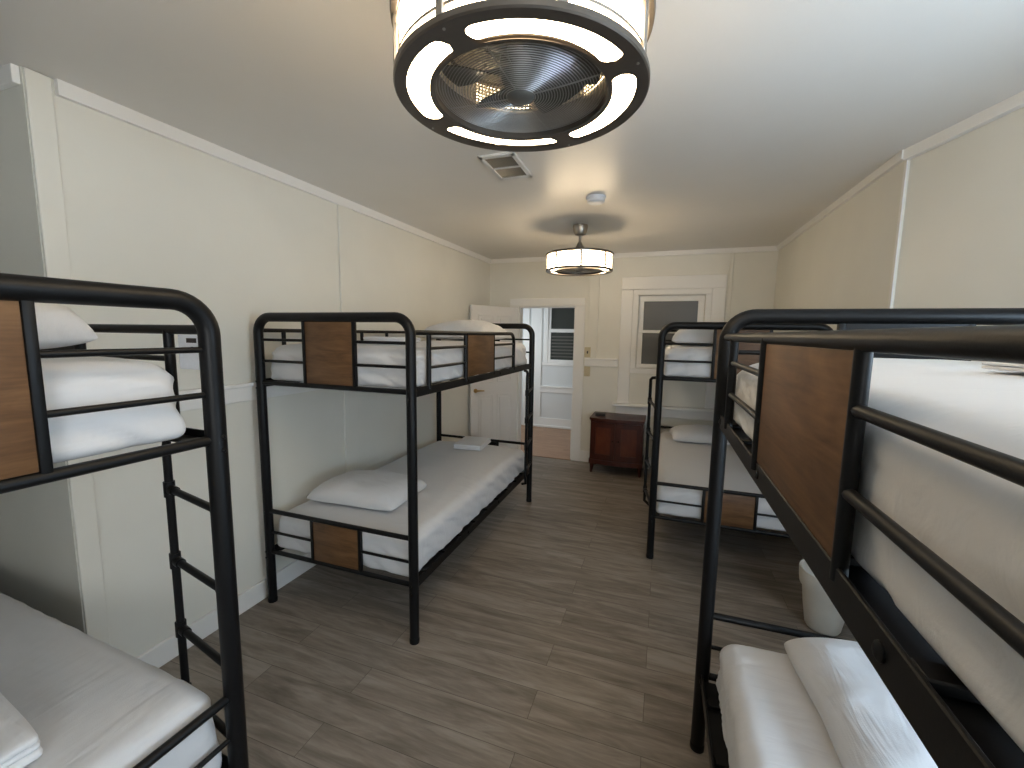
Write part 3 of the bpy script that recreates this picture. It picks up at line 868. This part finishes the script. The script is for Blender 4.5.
bm = bmesh.new(); lathe(bm, [(0, -.014), (.06, -.014), (.058, -.034), (.046, -.042), (0, -.043)], n=40); obj('sensor_cover', bm, 'white_plastic', sm)

# ------------------------------------------------------------------ switch plates
def plate(z, label, dark):
    t = empty('switch_plate' if dark else 'outlet_plate', (-.872, YB, z), 0, label, 'switch' if dark else 'outlet')
    if dark: t.location.y = YB - .014
    else: t.location.y = YB - 0.0
    bm = bmesh.new(); box(bm, -.036, .036, -.007, 0, -.06, .06, .003); obj('cover_plate', bm, 'ivory', t, False)
    if dark:
        bm = bmesh.new(); box(bm, -.007, .007, -.018, -.006, -.016, .016, .002); obj('toggle', bm, 'dark_plastic', t, False)
    else:
        bm = bmesh.new()
        for dz in (-.024, .024): box(bm, -.014, .014, -.010, -.006, dz - .014, dz + .014, .004)
        obj('socket_face', bm, 'ivory', t, False)
    return t
plate(1.37, 'brass coloured light switch plate beside the doorway, above the chair rail', True)
plate(1.135, 'ivory wall plate beside the doorway, below the chair rail', False)

# ------------------------------------------------------------------ cherry cabinet with two doors
cab = empty('cabinet', (-.455, 4.985, 0), R(0), 'dark cherry two door cabinet on short legs under the window', 'cabinet')
hw, hd = .30, .20
def bowed(bm, x0, x1, yb, yf, bow, z0, z1, n=14):
    f = [(x0 + (x1 - x0) * i / n) for i in range(n + 1)]
    poly = [(x, yf - bow * (1 - (x / hw) ** 2)) for x in f] + [(x1, yb), (x0, yb)]
    prism(bm, poly, z0, z1)
bm = bmesh.new(); bowed(bm, -hw + .012, hw - .012, hd - .01, -hd + .02, .03, .135, .625); obj('body', bm, 'cherry', cab, True, 30)
bm = bmesh.new(); bowed(bm, -hw, hw, hd, -hd, .035, .625, .65); bowed(bm, -hw + .008, hw - .008, hd - .004, -hd + .008, .033, .612, .625); obj('top', bm, 'cherry', cab, True, 30)
bm = bmesh.new(); bowed(bm, -hw + .004, hw - .004, hd - .004, -hd + .010, .033, .115, .165); obj('plinth', bm, 'cherry', cab, True, 30)
for sx in (-1, 1):
    for y in (-hd + .05, hd - .045):
        bm = bmesh.new(); tube(bm, [(sx * (hw - .035), y, .118), (sx * (hw - .035), y, .08), (sx * (hw - .028), y, 0)], [.026, .024, .013], 4 * 4); obj('leg', bm, 'cherry', cab)
    # door on the curved front: frame and recessed panel
    x0, x1 = (-hw + .03, -.012) if sx < 0 else (.012, hw - .03)
    d = None
    for nm, a, b, z0, z1, dy in (('door', x0, x1, .185, .60, .012),):
        bm = bmesh.new()
        for aa, bb, q0, q1 in ((a, a + .045, z0, z1), (b - .045, b, z0, z1), (a + .045, b - .045, z1 - .055, z1), (a + .045, b - .045, z0, z0 + .05)):
            bowed(bm, aa, bb, -hd + .03, -hd + .008, .031, q0, q1, 6)
        d = obj('door', bm, 'cherry', cab, True, 30)
        bm = bmesh.new(); bowed(bm, a + .04, b - .04, -hd + .03, -hd + .015, .031, z0 + .04, z1 - .05, 6)
        obj('door_panel', bm, 'cherry_light', d, True, 30)
    bm = bmesh.new(); xx = -.032 if sx < 0 else .032
    yy = -hd + .008 - .031
    tube(bm, [(xx, yy + .004, .40), (xx, yy - .012, .40)], .005, 10); lathe(bm, [(0, .012), (.008, .009), (.011, 0), (.008, -.009), (0, -.012)], (xx, yy - .018, .40), 16)
    obj('knob', bm, 'knob_dark', d)
bx = empty('small_box', (-.655, 4.93, .65), R(4), 'small dark box lying on the cherry cabinet', 'box')
bm = bmesh.new(); box(bm, -.055, .055, -.04, .04, 0, .022, .004); obj('box_base', bm, 'dark_plastic', bx, False)
bm = bmesh.new(); box(bm, -.056, .056, -.041, .041, .022, .034, .004); obj('lid', bm, 'dark_plastic', bx, False)

# ------------------------------------------------------------------ waste bin
tb = empty('waste_bin', (.90, 2.62, 0), 0, 'off white waste bin with a liner on the floor behind the right foreground bunk', 'waste bin')
bm = bmesh.new(); lathe(bm, [(0, 0.0), (.064, 0), (.076, .006), (.083, .02), (.098, .12), (.118, .30), (.121, .325), (.116, .325), (.113, .30), (.076, .02), (0, .012)], n=48); obj('bin_body', bm, 'bin', tb)
bm = bmesh.new(); lathe(bm, [(.110, .27), (.124, .329), (.128, .333), (.131, .325), (.127, .27), (.1235, .245), (.121, .245)], n=72)
for v in bm.verts:
    a = math.atan2(v.co.y, v.co.x); k = .005 * noise.noise(Vector((math.cos(a) * 3, math.sin(a) * 3, v.co.z * 14)))
    v.co.x *= 1 + k * 3; v.co.y *= 1 + k * 3
    if v.co.z < .26: v.co.z += .012 * noise.noise(Vector((math.cos(a) * 2, math.sin(a) * 2, 4)))
obj('bin_liner', bm, 'bin', tb)

# ------------------------------------------------------------------ world, camera, colour
w = bpy.data.worlds.new('World'); SC.world = w; w.use_nodes = True
bg = next(n for n in w.node_tree.nodes if n.type == 'BACKGROUND')
bg.inputs['Color'].default_value = (.75, .85, 1, 1); bg.inputs['Strength'].default_value = .5

f, pitch, yaw, roll, h = 425.25, R(6.756), R(19.54), R(.839), 1.581
F = Vector((-math.sin(yaw) * math.cos(pitch), math.cos(yaw) * math.cos(pitch), -math.sin(pitch)))
R0 = Vector((math.cos(yaw), math.sin(yaw), 0)); U0 = R0.cross(F)
Rv = R0 * math.cos(roll) + U0 * math.sin(roll); Uv = -R0 * math.sin(roll) + U0 * math.cos(roll)
cd = bpy.data.cameras.new('camera'); cd.sensor_fit = 'HORIZONTAL'; cd.sensor_width = 36; cd.lens = f / 1024 * 36
cd.clip_start = .02
cam = bpy.data.objects.new('camera', cd); COL.objects.link(cam)
m = Matrix((Rv, Uv, -F)).transposed().to_4x4(); m.translation = Vector((0, 0, h)); cam.matrix_world = m
SC.camera = cam
SC.view_settings.view_transform = 'Standard'; SC.view_settings.look = 'None'
SC.view_settings.gamma = 1; SC.view_settings.use_curve_mapping = False
SC.view_settings.exposure = 1.0
